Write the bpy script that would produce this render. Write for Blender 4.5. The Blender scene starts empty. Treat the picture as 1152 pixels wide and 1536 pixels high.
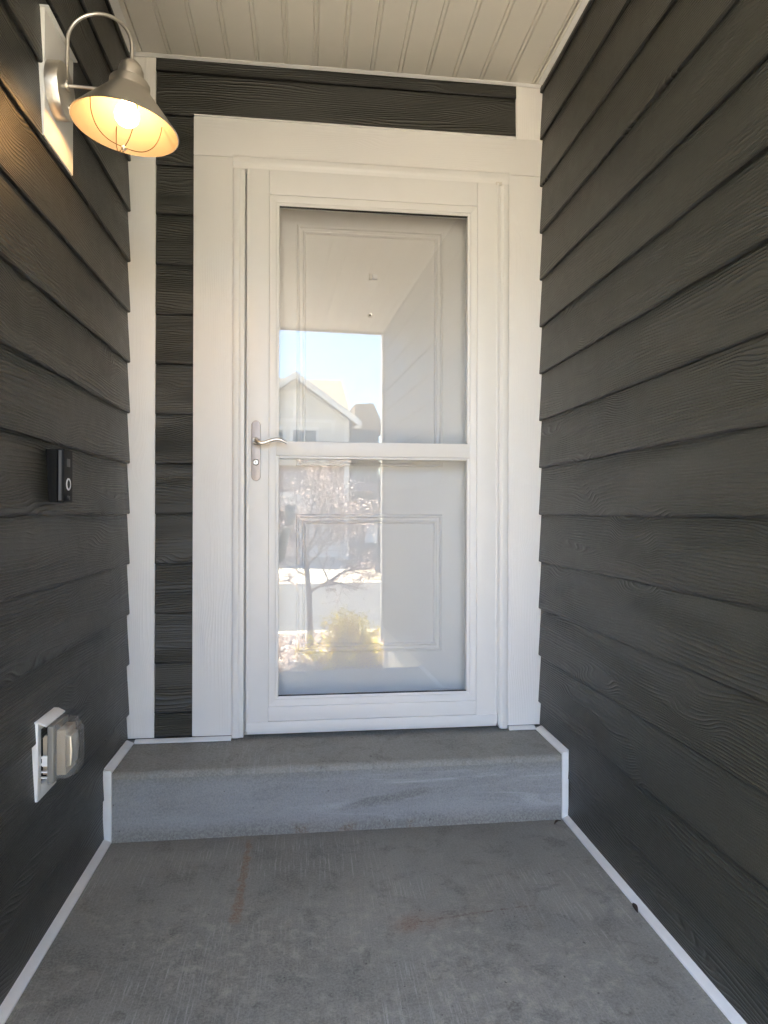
import bpy, bmesh, math, random
from mathutils import Vector, Matrix, noise
random.seed(7)
sc = bpy.context.scene
COL = sc.collection
R = math.radians

# ------------------------------------------------------------------ camera
CAM = Vector((0.6305, -2.44, 1.045))
F, YAW, PIT, ROL = 985.0, R(6.655), R(-.01), R(.165)
fw = Vector((math.sin(YAW)*math.cos(PIT), math.cos(YAW)*math.cos(PIT), math.sin(PIT)))
rt = Vector((math.cos(YAW), -math.sin(YAW), 0)); up = rt.cross(fw)
r2 = rt*math.cos(ROL)+up*math.sin(ROL); u2 = up*math.cos(ROL)-rt*math.sin(ROL)
cd = bpy.data.cameras.new('camera'); cam = bpy.data.objects.new('camera', cd); COL.objects.link(cam)
m = Matrix.Identity(4)
for i in range(3):
    m[i][0] = r2[i]; m[i][1] = u2[i]; m[i][2] = -fw[i]; m[i][3] = CAM[i]
cam.matrix_world = m
cd.sensor_fit = 'VERTICAL'; cd.sensor_height = 36; cd.lens = F/1536*36
cd.clip_start = .02; cd.clip_end = 2000
sc.camera = cam
# ------------------------------------------------------------------ light
SUN_EL, SUN_AZ = R(59), R(195)
W = bpy.data.worlds.new("World"); sc.world = W; W.use_nodes = True
nt = W.node_tree; bg = nt.nodes['Background']
sky = nt.nodes.new('ShaderNodeTexSky'); sky.sky_type = 'NISHITA'; sky.sun_disc = False
sky.sun_elevation = SUN_EL; sky.sun_rotation = SUN_AZ
sky.air_density = 1.0; sky.dust_density = .25; sky.ozone_density = 1.0
nt.links.new(sky.outputs[0], bg.inputs[0]); bg.inputs[1].default_value = .068
sd = bpy.data.lights.new('sun', 'SUN'); sd.energy = 4.8; sd.angle = R(.5); sd.color = (1, .915, .74)
so = bpy.data.objects.new('sun', sd); COL.objects.link(so)
sdir = Vector((math.sin(SUN_AZ)*math.cos(SUN_EL), math.cos(SUN_AZ)*math.cos(SUN_EL), math.sin(SUN_EL)))
so.rotation_euler = sdir.to_track_quat('Z', 'Y').to_euler(); so.location = (0, -10, 12)
vs = sc.view_settings; vs.view_transform = 'Standard'; vs.look = 'None'; vs.gamma = 1; vs.use_curve_mapping = False
vs.exposure = 4.55
sc.render.engine = 'CYCLES'
cy = sc.cycles; cy.max_bounces = 10; cy.diffuse_bounces = 6; cy.glossy_bounces = 5; cy.transmission_bounces = 8
cy.transparent_max_bounces = 16; cy.use_denoising = True; cy.use_adaptive_sampling = False; cy.sample_clamp_indirect = 6
cy.caustics_reflective = False; cy.caustics_refractive = False

# ------------------------------------------------------------------ nodes
class T:
    def __init__(s, name):
        s.m = bpy.data.materials.new(name); s.m.use_nodes = True; s.t = s.m.node_tree
        s.b = s.t.nodes['Principled BSDF']; s.out = s.t.nodes['Material Output']
        s._co = s._oi = None
    def n(s, kind, **kw):
        x = s.t.nodes.new(kind)
        for k, v in kw.items(): setattr(x, k, v)
        return x
    def put(s, sock, v):
        if isinstance(v, bpy.types.NodeSocket): s.t.links.new(v, sock)
        elif v is not None:
            try: sock.default_value = v
            except Exception: sock.default_value = (*v, 1) if len(v) == 3 else v[:3]
    def co(s):
        if not s._co: s._co = s.n('ShaderNodeTexCoord')
        return s._co.outputs['Object']
    def rnd(s):
        if not s._oi: s._oi = s.n('ShaderNodeObjectInfo')
        return s._oi.outputs['Random']
    def M(s, op, a, b=None, c=None, clamp=False):
        x = s.n('ShaderNodeMath', operation=op, use_clamp=clamp)
        for i, v in enumerate((a, b, c)): s.put(x.inputs[i], v)
        return x.outputs[0]
    def V(s, op, a, b=None):
        x = s.n('ShaderNodeVectorMath', operation=op); s.put(x.inputs[0], a); s.put(x.inputs[1], b)
        return x.outputs['Value'] if op in ('LENGTH', 'DISTANCE', 'DOT_PRODUCT') else x.outputs[0]
    def sep(s, v):
        x = s.n('ShaderNodeSeparateXYZ'); s.put(x.inputs[0], v); return x.outputs
    def comb(s, a, b, c):
        x = s.n('ShaderNodeCombineXYZ'); s.put(x.inputs[0], a); s.put(x.inputs[1], b); s.put(x.inputs[2], c); return x.outputs[0]
    def scaled(s, v, sx, sy, sz, off=None):
        r = s.V('MULTIPLY', v, (sx, sy, sz))
        return s.V('ADD', r, off) if off is not None else r
    def noise(s, v, scale=1, detail=2, rough=.5, dist=0):
        x = s.n('ShaderNodeTexNoise'); s.put(x.inputs['Vector'], v); x.inputs['Scale'].default_value = scale
        x.inputs['Detail'].default_value = detail; x.inputs['Roughness'].default_value = rough; x.inputs['Distortion'].default_value = dist
        return x.outputs['Fac']
    def ramp(s, f, a, b, c=0., d=1., smooth=True):
        x = s.n('ShaderNodeMapRange'); x.interpolation_type = 'SMOOTHSTEP' if smooth else 'LINEAR'; x.clamp = True
        s.put(x.inputs[0], f)
        for i, v in zip((1, 2, 3, 4), (a, b, c, d)): s.put(x.inputs[i], v)
        return x.outputs[0]
    def mix(s, f, a, b, blend='MIX'):
        x = s.n('ShaderNodeMix', data_type='RGBA', blend_type=blend); s.put(x.inputs[0], f)
        s.put(x.inputs[6], (*a, 1) if isinstance(a, tuple) else a); s.put(x.inputs[7], (*b, 1) if isinstance(b, tuple) else b)
        return x.outputs[2]
    def bump(s, h, strength=1, dist=.001, normal=None):
        x = s.n('ShaderNodeBump'); x.inputs['Strength'].default_value = strength; x.inputs['Distance'].default_value = dist
        s.put(x.inputs['Height'], h)
        if normal is not None: s.put(x.inputs['Normal'], normal)
        return x.outputs[0]
    def fin(s, col=None, rough=None, nor=None, metal=None, spec=None):
        if col is not None: s.put(s.b.inputs['Base Color'], (*col, 1) if isinstance(col, tuple) else col)
        if rough is not None: s.put(s.b.inputs['Roughness'], rough)
        if nor is not None: s.put(s.b.inputs['Normal'], nor)
        if metal is not None: s.b.inputs['Metallic'].default_value = metal
        if spec is not None: s.b.inputs['Specular IOR Level'].default_value = spec
        return s.m

def grain_mat(name, col, rough, depth, vert=False, vary=.05, spec=.5, spacing=.0080, edge=False):
    """embossed cedar grain: contour lines of a long soft noise field, so lines bend round knots"""
    t = T(name); off = t.V('MULTIPLY', t.comb(t.rnd(), t.rnd(), t.rnd()), (37., 11., 53.))
    v = t.co()
    if vert:
        s = t.sep(v); v = t.comb(s[2], s[1], s[0])
    z = t.sep(v)[2]
    p = t.V('ADD', v, off)
    n1 = t.noise(t.scaled(p, 1.5, 2, 9.5), 1, 1.0, .4)
    n1b = t.noise(t.scaled(p, 5, 6, 26), 1, 1, .5)
    knot = t.ramp(t.noise(t.scaled(p, 3.2, 3, 8, (3., 8., 5.)), 1, 0), .58, .80, 0, 3.2)
    f = t.M('ADD', t.M('MULTIPLY', z, 1/spacing), t.M('ADD', t.M('MULTIPLY', n1, 9.), knot))
    f = t.M('ADD', f, t.M('MULTIPLY', n1b, .9))
    s1 = t.M('SINE', t.M('MULTIPLY', f, 2*math.pi))
    s1 = t.M('POWER', t.M('MULTIPLY_ADD', s1, .5, .5), 3.)
    mask = t.ramp(t.noise(t.scaled(p, 2.1, 3, 9, (9., 3., 1.)), 1, 2), .34, .60, .28, 1)
    fine = t.noise(t.scaled(p, 30, 60, 420), 1, 3, .6)
    fuzz = t.noise(p, 350, 3, .6)
    h = t.M('MULTIPLY', t.M('SUBTRACT', s1, .3), mask)
    h = t.M('ADD', h, t.M('MULTIPLY', fine, .45)); h = t.M('ADD', h, t.M('MULTIPLY', fuzz, .3))
    c0 = tuple(x*(1-vary) for x in col); c1 = tuple(x*(1+vary) for x in col)
    c = t.mix(t.noise(t.scaled(p, 3, 3, 9), 1, 4), c0, c1)
    dust = t.ramp(t.noise(p, 14, 5, .7), .58, .8, 0, .12)
    c = t.mix(dust, c, tuple(min(1, x*1.5+.02) for x in col))
    if edge:   # shadow line under the lap, painted dark along the board's lower edge
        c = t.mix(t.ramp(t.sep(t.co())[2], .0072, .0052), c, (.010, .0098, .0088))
    rg = t.M('MULTIPLY_ADD', t.noise(p, 20, 4), .14, rough-.07)
    return t.fin(c, rg, t.bump(h, 1, depth), spec=spec)

def plain_mat(name, col, rough=.5, metal=0., bumpd=.0003, scale=120, vary=.06, spec=.5):
    t = T(name); v = t.V('ADD', t.co(), t.V('MULTIPLY', t.comb(t.rnd(), t.rnd(), t.rnd()), (9., 5., 7.)))
    a = t.noise(v, scale*.12, 5, .6); b = t.noise(v, scale, 3, .6)
    c = t.mix(a, tuple(x*(1-vary) for x in col), tuple(min(1, x*(1+vary)) for x in col))
    return t.fin(c, t.M('MULTIPLY_ADD', a, .16, max(.02, rough-.08)), t.bump(b, 1, bumpd), metal, spec)

def brushed_mat(name, col, rough, axis=2):
    t = T(name); k = [40, 40, 40]; k[axis] = 900
    h = t.noise(t.scaled(t.co(), *k), 1, 2); a = t.noise(t.co(), 30, 4)
    c = t.mix(a, tuple(x*.88 for x in col), col)
    return t.fin(c, t.M('MULTIPLY_ADD', a, .15, rough-.07), t.bump(h, .6, .0003), 1.0)

def emit_mat(name, col, strength):
    t = T(name); t.put(t.b.inputs['Emission Color'], (*col, 1)); t.b.inputs['Emission Strength'].default_value = strength
    return t.fin((.8, .8, .75), .4)

MT = {}
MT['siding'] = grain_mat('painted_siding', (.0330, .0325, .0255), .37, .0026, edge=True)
MT['trimw'] = grain_mat('white_trim_wood', (.78, .765, .74), .5, .00035, vert=True, vary=.03, spacing=.009)
MT['trimh'] = grain_mat('white_trim_wood_flat', (.78, .765, .74), .5, .00025, vary=.03, spacing=.009)
MT['white'] = plain_mat('white_door_paint', (.80, .79, .765), .36, vary=.025, bumpd=.00012)
MT['doorwhite'] = plain_mat('front_door_paint', (.75, .74, .715), .4, vary=.02, bumpd=.0001)
MT['vinyl'] = plain_mat('soffit_vinyl', (.70, .67, .61), .45, vary=.04, bumpd=.0002)
MT['pvc'] = plain_mat('white_plastic_strip', (.76, .755, .74), .45, vary=.14)
MT['dark_gap'] = plain_mat('dark_gap', (.02, .019, .018), .8)
MT['sheath'] = plain_mat('sheathing', (.06, .058, .052), .8)
MT['nickel'] = brushed_mat('brushed_nickel', (.68, .64, .58), .36, 2)
MT['nickel_y'] = brushed_mat('brushed_nickel_plate', (.40, .36, .34), .5, 2)
MT['darkmetal'] = plain_mat('dark_metal', (.05, .04, .03), .4, 1.)
MT['bronze'] = plain_mat('wire_metal', (.07, .05, .035), .4, 1.)
MT['shadewhite'] = plain_mat('shade_enamel', (.21, .19, .16), .5, vary=.03)
MT['black'] = plain_mat('black_plastic', (.004, .004, .0045), .5, bumpd=.00003, spec=.18)
MT['blackm'] = plain_mat('black_matte', (.005, .005, .005), .7, spec=.15)
MT['ring'] = plain_mat('pale_ring', (.75, .75, .76), .3)
MT['greyp'] = plain_mat('grey_plastic', (.09, .09, .09), .45, spec=.3)
MT['almond'] = plain_mat('almond_plastic', (.62, .50, .36), .4)
MT['bulb'] = emit_mat('lit_bulb', (1, .54, .19), 4.4)
def concrete(name, riser=False):
    t = T(name); v = t.co(); s = t.sep(v); x, y, z = s[0], s[1], s[2]
    big = t.noise(v, 1.7, 5, .6, .4); mid = t.noise(t.V('ADD', v, (4., 7., 1.)), 11, 7, .7, .5); fine = t.noise(v, 160, 5, .7)
    if riser:
        soft = t.noise(t.scaled(v, 2.2, 3, 6), 1, 7, .7, .3)
        base = t.mix(t.ramp(soft, .34, .66), (.200, .202, .208), (.285, .286, .292))
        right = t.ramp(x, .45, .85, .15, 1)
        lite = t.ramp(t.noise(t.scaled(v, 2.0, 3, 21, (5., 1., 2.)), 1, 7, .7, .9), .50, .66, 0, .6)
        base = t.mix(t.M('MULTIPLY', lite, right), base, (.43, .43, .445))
        dk = t.ramp(t.noise(t.scaled(v, 3.2, 3, 24, (1., 7., 4.)), 1, 7, .72, .7), .54, .68, 0, .55)
        base = t.mix(t.M('MULTIPLY', dk, right), base, (.135, .128, .13))
        wz = t.M('MULTIPLY', t.M('SUBTRACT', t.noise(t.scaled(v, 9, 3, 30), 1, 5, .6), .5), .05)
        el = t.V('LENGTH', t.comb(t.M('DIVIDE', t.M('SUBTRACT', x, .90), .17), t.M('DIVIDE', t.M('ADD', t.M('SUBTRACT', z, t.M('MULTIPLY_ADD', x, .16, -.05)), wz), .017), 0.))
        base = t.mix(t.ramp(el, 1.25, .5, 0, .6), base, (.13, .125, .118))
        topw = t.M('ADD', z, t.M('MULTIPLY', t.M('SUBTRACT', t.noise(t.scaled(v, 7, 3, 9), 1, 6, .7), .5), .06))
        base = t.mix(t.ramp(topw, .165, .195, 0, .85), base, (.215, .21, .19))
        rustb = t.M('MULTIPLY', t.ramp(t.noise(t.scaled(v, 14, 3, 20), 1, 4), .48, .62), t.M('MULTIPLY', t.ramp(z, .035, .008), t.M('MULTIPLY', t.ramp(x, .5, .58), t.ramp(x, 1.1, .98))))
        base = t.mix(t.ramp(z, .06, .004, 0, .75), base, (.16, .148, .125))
        base = t.mix(t.M('MULTIPLY', rustb, .8), base, (.15, .095, .06))
    else:
        base = t.mix(t.ramp(big, .34, .68), (.188, .188, .170), (.292, .290, .262))
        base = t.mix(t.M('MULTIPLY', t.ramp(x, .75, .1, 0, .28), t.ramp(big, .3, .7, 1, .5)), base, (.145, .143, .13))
        brush = t.noise(t.scaled(v, 210, 7, 1), 1, 5, .75)
        wear = t.ramp(t.noise(t.V('ADD', v, (1., 9., 0.)), 2.6, 3), .42, .62, .12, .75)
        base = t.mix(t.M('MULTIPLY', t.ramp(brush, .5, .66), wear), base, (.48, .475, .45))
        base = t.mix(t.ramp(mid, .50, .64, 0, .6), base, (.125, .129, .12))
        pale = t.M('MULTIPLY', t.ramp(t.noise(t.V('ADD', v, (3., 2., 8.)), 26, 8, .75, .3), .46, .66, 0, .85), t.M('MULTIPLY', t.ramp(y, -.45, -.85), t.ramp(t.noise(v, 3.3, 3), .36, .56)))
        base = t.mix(pale, base, (.40, .385, .325))
        # ring shaped drip marks towards the front of the porch
        vo = t.n('ShaderNodeTexVoronoi', feature='F1'); t.put(vo.inputs['Vector'], t.V('ADD', v, t.V('MULTIPLY', t.comb(mid, fine, mid), (.08, .03, .02)))); vo.inputs['Scale'].default_value = 11
        d = vo.outputs['Distance']
        ringm = t.M('MULTIPLY', t.ramp(t.M('ABSOLUTE', t.M('SUBTRACT', d, .2)), .09, .0, 0, 1), t.M('MULTIPLY', t.ramp(y, -.72, -.9), t.ramp(t.noise(v, 5, 3), .46, .6)))
        base = t.mix(t.M('MULTIPLY', ringm, .75), base, (.12, .115, .10))
        spots = t.ramp(t.noise(t.V('ADD', v, (2.3, 5.1, 0.)), 19, 3, .6), .69, .75, 0, .6)
        base = t.mix(spots, base, (.07, .065, .06))
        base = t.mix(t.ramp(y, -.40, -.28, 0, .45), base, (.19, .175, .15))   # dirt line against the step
        w = t.M('MULTIPLY', t.M('SUBTRACT', t.noise(v, 25, 3), .5), .03)
        # rust run from the step
        dx = t.M('ABSOLUTE', t.M('SUBTRACT', t.M('ADD', x, w), .45))
        wid = t.M('ADD', t.ramp(y, -.60, -.70, .010, .017), 0)
        r1 = t.M('MULTIPLY', t.ramp(t.M('DIVIDE', dx, wid), 1.2, .5), t.M('MULTIPLY', t.ramp(y, -.76, -.72), t.ramp(y, -.30, -.34)))
        r1 = t.M('MULTIPLY', r1, t.ramp(t.noise(v, 60, 4), .3, .55, .4, .95))
        base = t.mix(r1, base, (.23, .15, .10))
        # rusty hairline crack across the floor
        cl = t.M('SUBTRACT', t.M('ADD', t.M('ADD', y, t.M('MULTIPLY', w, .7)), t.M('MULTIPLY', t.M('SUBTRACT', t.noise(v, 7, 2), .5), .05)), t.M('MULTIPLY_ADD', x, .10, -.88))
        seg = t.M('MULTIPLY', t.ramp(x, .82, .9), t.ramp(x, 1.27, 1.2))
        r2_ = t.M('MULTIPLY', t.ramp(t.M('ABSOLUTE', cl), .006, .001), seg)
        r2b = t.M('MULTIPLY', t.ramp(t.M('ABSOLUTE', cl), .05, .0, 0, .95), t.M('MULTIPLY', seg, t.ramp(x, 1.05, .86, .15, 1)))
        base = t.mix(t.M('MULTIPLY', r2b, t.ramp(mid, .4, .55, .4, 1)), base, (.25, .17, .13)); base = t.mix(t.M('MULTIPLY', r2_, t.ramp(t.noise(v, 33, 3), .42, .58, .05, .7)), base, (.12, .075, .055))
    base = t.mix(t.ramp(fine, .40, .62, .0, .5), base, (.35, .345, .32))
    base = t.mix(t.ramp(t.noise(v, 260, 4, .7), .52, .60, 0, .35), base, (.13, .125, .115))
    speck = t.ramp(t.noise(v, 75, 2, .5), .70, .76, 0, .7)
    base = t.mix(speck, base, (.055, .05, .045))
    h = t.M('ADD', t.M('MULTIPLY', fine, .5), t.M('MULTIPLY', t.noise(t.scaled(v, 220, 9, 60), 1, 3, .6), .5))
    n = t.bump(h, 1, .0011); n = t.bump(t.noise(v, 5, 3), 1, .003, n)
    return t.fin(base, t.M('MULTIPLY_ADD', mid, .2, .55), n, spec=.4)
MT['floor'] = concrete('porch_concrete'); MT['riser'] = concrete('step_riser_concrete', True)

# glass: clear pane with the reflection of a double-sided coated sheet
def glass_mat(name, refl=.14, tint=(.97, .98, .98)):
    t = T(name); t.t.nodes.remove(t.b)
    tr = t.n('ShaderNodeBsdfTransparent'); tr.inputs[0].default_value = (*tint, 1)
    gl = t.n('ShaderNodeBsdfGlossy'); gl.inputs['Roughness'].default_value = 0.0; gl.inputs['Color'].default_value = (1, 1, 1, 1)
    lw = t.n('ShaderNodeFresnel'); lw.inputs['IOR'].default_value = 1.5
    f = t.M('MULTIPLY', lw.outputs[0], refl/.04, clamp=True)
    mx = t.n('ShaderNodeMixShader'); t.put(mx.inputs[0], f); t.put(mx.inputs[1], tr.outputs[0]); t.put(mx.inputs[2], gl.outputs[0])
    t.put(t.out.inputs[0], mx.outputs[0]); return t.m
MT['glass'] = glass_mat('door_glass', .080, (.96, .965, .965))
MT['lens'] = glass_mat('clear_plastic', .06, (.8, .81, .8))
t = T('smoky_cover_plastic'); tr_ = t.n('ShaderNodeBsdfTransparent'); tr_.inputs[0].default_value = (.86, .86, .84, 1)
mx = t.n('ShaderNodeMixShader'); mx.inputs[0].default_value = .34; t.put(mx.inputs[1], tr_.outputs[0]); t.put(mx.inputs[2], t.b.outputs[0]); t.put(t.out.inputs[0], mx.outputs[0])
t.fin((.30, .30, .29), .28); MT['smoky'] = t.m; MT['smokyd'] = plain_mat('smoky_base_plastic', (.22, .21, .19), .3)

# ------------------------------------------------------------------ mesh helpers
class MB:
    def __init__(s): s.v = []; s.f = []
    def box(s, x0, x1, y0, y1, z0, z1):
        b = len(s.v)
        s.v += [(x, y, z) for z in (z0, z1) for y in (y0, y1) for x in (x0, x1)]
        s.f += [tuple(b+i for i in q) for q in ((0, 2, 3, 1), (4, 5, 7, 6), (0, 1, 5, 4), (2, 6, 7, 3), (0, 4, 6, 2), (1, 3, 7, 5))]
        return s
    def poly(s, pts, d):
        """extrude a planar polygon by vector d"""
        b = len(s.v); n = len(pts); d = Vector(d)
        s.v += [tuple(p) for p in pts]+[tuple(Vector(p)+d) for p in pts]
        s.f += [tuple(b+i for i in reversed(range(n))), tuple(b+n+i for i in range(n))]
        s.f += [(b+i, b+(i+1) % n, b+n+(i+1) % n, b+n+i) for i in range(n)]
        return s
    def tube(s, pts, r, n=10, cap=True):
        pts = [Vector(p) for p in pts]; rs = r if isinstance(r, (list, tuple)) else [r]*len(pts)
        b = len(s.v); ref = None
        for i, p in enumerate(pts):
            t = (pts[min(i+1, len(pts)-1)]-pts[max(i-1, 0)]).normalized()
            if ref is None: ref = t.orthogonal().normalized()
            ref = (ref-t*ref.dot(t)); ref = ref.normalized() if ref.length > 1e-6 else t.orthogonal().normalized()
            q = t.cross(ref)
            for k in range(n):
                a = 2*math.pi*k/n; s.v.append(tuple(p+(ref*math.cos(a)+q*math.sin(a))*rs[i]))
        for i in range(len(pts)-1):
            for k in range(n):
                s.f.append((b+i*n+k, b+i*n+(k+1) % n, b+(i+1)*n+(k+1) % n, b+(i+1)*n+k))
        if cap:
            s.f.append(tuple(b+k for k in reversed(range(n)))); e = b+(len(pts)-1)*n; s.f.append(tuple(e+k for k in range(n)))
        return s
    def lathe(s, prof, c=(0, 0, 0), axis='z', n=40):
        b = len(s.v); c = Vector(c)
        for (r, h) in prof:
            for k in range(n):
                a = 2*math.pi*k/n; p = (r*math.cos(a), r*math.sin(a), h)
                if axis == 'x': p = (p[2], p[0], p[1])
                if axis == 'y': p = (p[1], p[2], p[0])
                s.v.append(tuple(c+Vector(p)))
        for i in range(len(prof)-1):
            for k in range(n):
                s.f.append((b+i*n+k, b+i*n+(k+1) % n, b+(i+1)*n+(k+1) % n, b+(i+1)*n+k))
        return s
    def mesh(s, name, mat, smooth=False, bevel=0, seg=2):
        me = bpy.data.meshes.new(name); me.from_pydata([tuple(v) for v in s.v], [], s.f); me.validate()
        bm = bmesh.new(); bm.from_mesh(me)
        if not smooth or bevel: bmesh.ops.recalc_face_normals(bm, faces=bm.faces)
        if bevel:
            es = [e for e in bm.edges if len(e.link_faces) == 2 and e.calc_face_angle(0) > .5]
            bmesh.ops.bevel(bm, geom=es, offset=bevel, segments=seg, profile=.6, affect='EDGES', clamp_overlap=True)
        if smooth:
            bmesh.ops.recalc_face_normals(bm, faces=bm.faces)
        bm.to_mesh(me); bm.free()
        if smooth or bevel:
            me.polygons.foreach_set('use_smooth', [True]*len(me.polygons))
            try: me.set_sharp_from_angle(angle=R(40))
            except Exception: pass
        me.materials.append(MT[mat] if isinstance(mat, str) else mat)
        return me
    def obj(s, name, mat, parent=None, smooth=False, bevel=0, seg=2, **kw):
        o = bpy.data.objects.new(name, s.mesh(name, mat, smooth, bevel, seg)); COL.objects.link(o)
        if parent: o.parent = parent
        tag(o, **kw); return o
def tag(o, label=None, cat=None, group=None, kind=None):
    if label: o['label'] = label
    if cat: o['category'] = cat
    if group: o['group'] = group
    if kind: o['kind'] = kind
    return o
def empty(name, loc=(0, 0, 0), rz=0, **kw):
    o = bpy.data.objects.new(name, None); COL.objects.link(o); o.location = loc; o.rotation_euler = (0, 0, rz)
    o.empty_display_size = .1
    return tag(o, **kw)
def rootat(name, **kw):   # parts keep world coordinates under an empty at the origin
    return empty(name, (0, 0, 0), **kw)
def B(x0, x1, y0, y1, z0, z1): return MB().box(min(x0, x1), max(x0, x1), min(y0, y1), max(y0, y1), min(z0, z1), max(z0, z1))

# ------------------------------------------------------------------ ground, slabs
SL = -1.9                       # front edge of porch slab
WR, WL = 1.514, 0.0             # siding faces
CEIL = 2.68; STEP = .218; SY = -.28; RE = -3.48; LE = -2.3
XR, XL = WR+.0235, WL-.0235
def grid_slab(x0, x1, y0, y1, z0, z1, nx, ny): return B(x0, x1, y0, y1, z0, z1)
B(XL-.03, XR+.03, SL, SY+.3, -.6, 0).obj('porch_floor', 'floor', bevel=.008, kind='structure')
# raised step with a worn rounded nose; top and riser are separate sheets of one pour
st = rootat('porch_step', kind='structure')
mb = MB(); prof = [(.3, STEP), (SY+.018, STEP-.003), (SY+.009, STEP-.006), (SY+.003, STEP-.013), (SY+.0005, STEP-.024)]
nx = 60
def edgew(x): return .0035*noise.noise(Vector((x*6, 1.3, 0)))+.0015*noise.noise(Vector((x*25, 4.3, 0)))
for i in range(nx+1):
    x = XL-.02+(XR-XL+.04)*i/nx
    for j, (y, z) in enumerate(prof):
        k = 0 if j == 0 else 1
        mb.v.append((x, y+k*edgew(x), z+k*edgew(x+9)*.5))
for i in range(nx):
    for j in range(len(prof)-1):
        a = i*len(prof)+j; mb.f.append((a, a+1, a+1+len(prof), a+len(prof)))
mb.obj('step_tread', 'floor', st, smooth=True)
mb = MB(); pr = [STEP-.024, .14, .07, .012, -.03]
for i in range(nx+1):
    x = XL-.02+(XR-XL+.04)*i/nx
    for j, z in enumerate(pr):
        y = SY+.0005+edgew(x)*(1-j/4) - (.006 if j == 3 else 0) - (.02 if j == 4 else 0)
        mb.v.append((x, y, z+(edgew(x+9)*.5 if j == 0 else 0)))
for i in range(nx):
    for j in range(len(pr)-1):
        a = i*len(pr)+j; mb.f.append((a, a+1, a+1+len(pr), a+len(pr)))
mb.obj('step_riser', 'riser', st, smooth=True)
B(-1.2, XR+.02, -2.2, SL, -.6, -.22).obj('lower_step', 'floor', kind='structure')

t = T('asphalt'); v = t.co()
t.fin(t.mix(t.noise(v, 3, 6), (.055, .055, .056), (.085, .084, .083)), .85, t.bump(t.noise(v, 150, 3), 1, .004)); MT['asphalt'] = t.m
t = T('lawn'); v = t.co()
t.fin(t.mix(t.noise(v, 6, 6), (.24, .20, .13), (.33, .28, .19)), .9, t.bump(t.noise(v, 60, 4), 1, .02)); MT['lawn'] = t.m
t = T('sidewalk_concrete'); v = t.co()
t.fin(t.mix(t.noise(v, 5, 6), (.42, .38, .31), (.54, .49, .41)), .8, t.bump(t.noise(v, 120, 3), 1, .002)); MT['sidewalk'] = t.m
t = T('gravel_bed'); v = t.co()
vo = t.n('ShaderNodeTexVoronoi'); t.put(vo.inputs['Vector'], v); vo.inputs['Scale'].default_value = 45
c = t.mix(t.sep(vo.outputs['Color'])[0], (.26, .18, .13), (.56, .43, .33))
t.fin(c, .8, t.bump(vo.outputs['Distance'], 1, .02)); MT['gravel'] = t.m
B(-3.2, XR-.25, -3.75, -2.2, -.8, -.497).obj('front_walk', 'floor', kind='structure')
MB().box(-300, 300, -400, 60, -1.2, -.86).obj('ground', 'lawn', kind='structure')
B(-14, 12, -6.05, -3.75, -.86, -.53).obj('gravel_bed', 'gravel', kind='structure')
B(-60, 60, -6.6, -6.06, -.86, -.58).obj('sidewalk', 'sidewalk', bevel=.02, kind='structure')
B(-60, 60, -14.0, -6.62, -.9, -.76).obj('street', 'asphalt', kind='structure')
B(-60, 60, -14.5, -14.02, -.9, -.745).obj('far_sidewalk', 'sidewalk', bevel=.02, kind='structure')
mb = MB(); mb.poly([(-4.2, -14.45, -.739), (3.1, -14.45, -.739), (2.9, -21.7, -.60), (-1.4, -21.7, -.60)], (0, 0, -.3))
MB().poly([(-40, -14.51, -.86), (-40, -14.51, -.75), (-40, -40, -.62), (-40, -40, -.86)], (80, 0, 0)).obj('far_lawn', 'lawn', kind='structure')
mb.obj('driveway', 'sidewalk', kind='structure')

# stones on the bed
def stones(n):
    mb = MB(); rr = random.Random(3)
    base = [Vector(p) for p in ((1, 0, 0), (-1, 0, 0), (0, 1, 0), (0, -1, 0), (0, 0, 1), (0, 0, -1))]
    fs = [(0, 2, 4), (2, 1, 4), (1, 3, 4), (3, 0, 4), (2, 0, 5), (1, 2, 5), (3, 1, 5), (0, 3, 5)]
    for _ in range(n):
        x = rr.uniform(-1.2, 4.2); y = rr.uniform(-6.0, -3.78); s = rr.uniform(.016, .042)
        b = len(mb.v); a = rr.uniform(0, 6.28); sx, sy, sz = s*rr.uniform(.8, 1.4), s*rr.uniform(.7, 1.1), s*rr.uniform(.5, .8)
        for p in base:
            q = Vector((p.x*sx, p.y*sy, p.z*sz)); q.rotate(Matrix.Rotation(a, 3, 'Z')); q += Vector((rr.gauss(0, s*.12), rr.gauss(0, s*.12), rr.gauss(0, s*.1)))
            mb.v.append((x+q.x, y+q.y, -.525+q.z+rr.uniform(0, .012)))
        mb.f += [tuple(b+i for i in f) for f in fs]
    return mb
t = T('pink_gravel_stone'); g = t.n('ShaderNodeNewGeometry'); rv = g.outputs['Random Per Island']
c = t.mix(rv, (.20, .13, .10), (.56, .45, .38)); c = t.mix(t.M('GREATER_THAN', t.M('FRACT', t.M('MULTIPLY', rv, 17.3)), .8), c, (.62, .58, .54))
t.fin(c, .75); MT['stone'] = t.m
stones(15000).obj('gravel', 'stone', kind='stuff')

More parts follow.
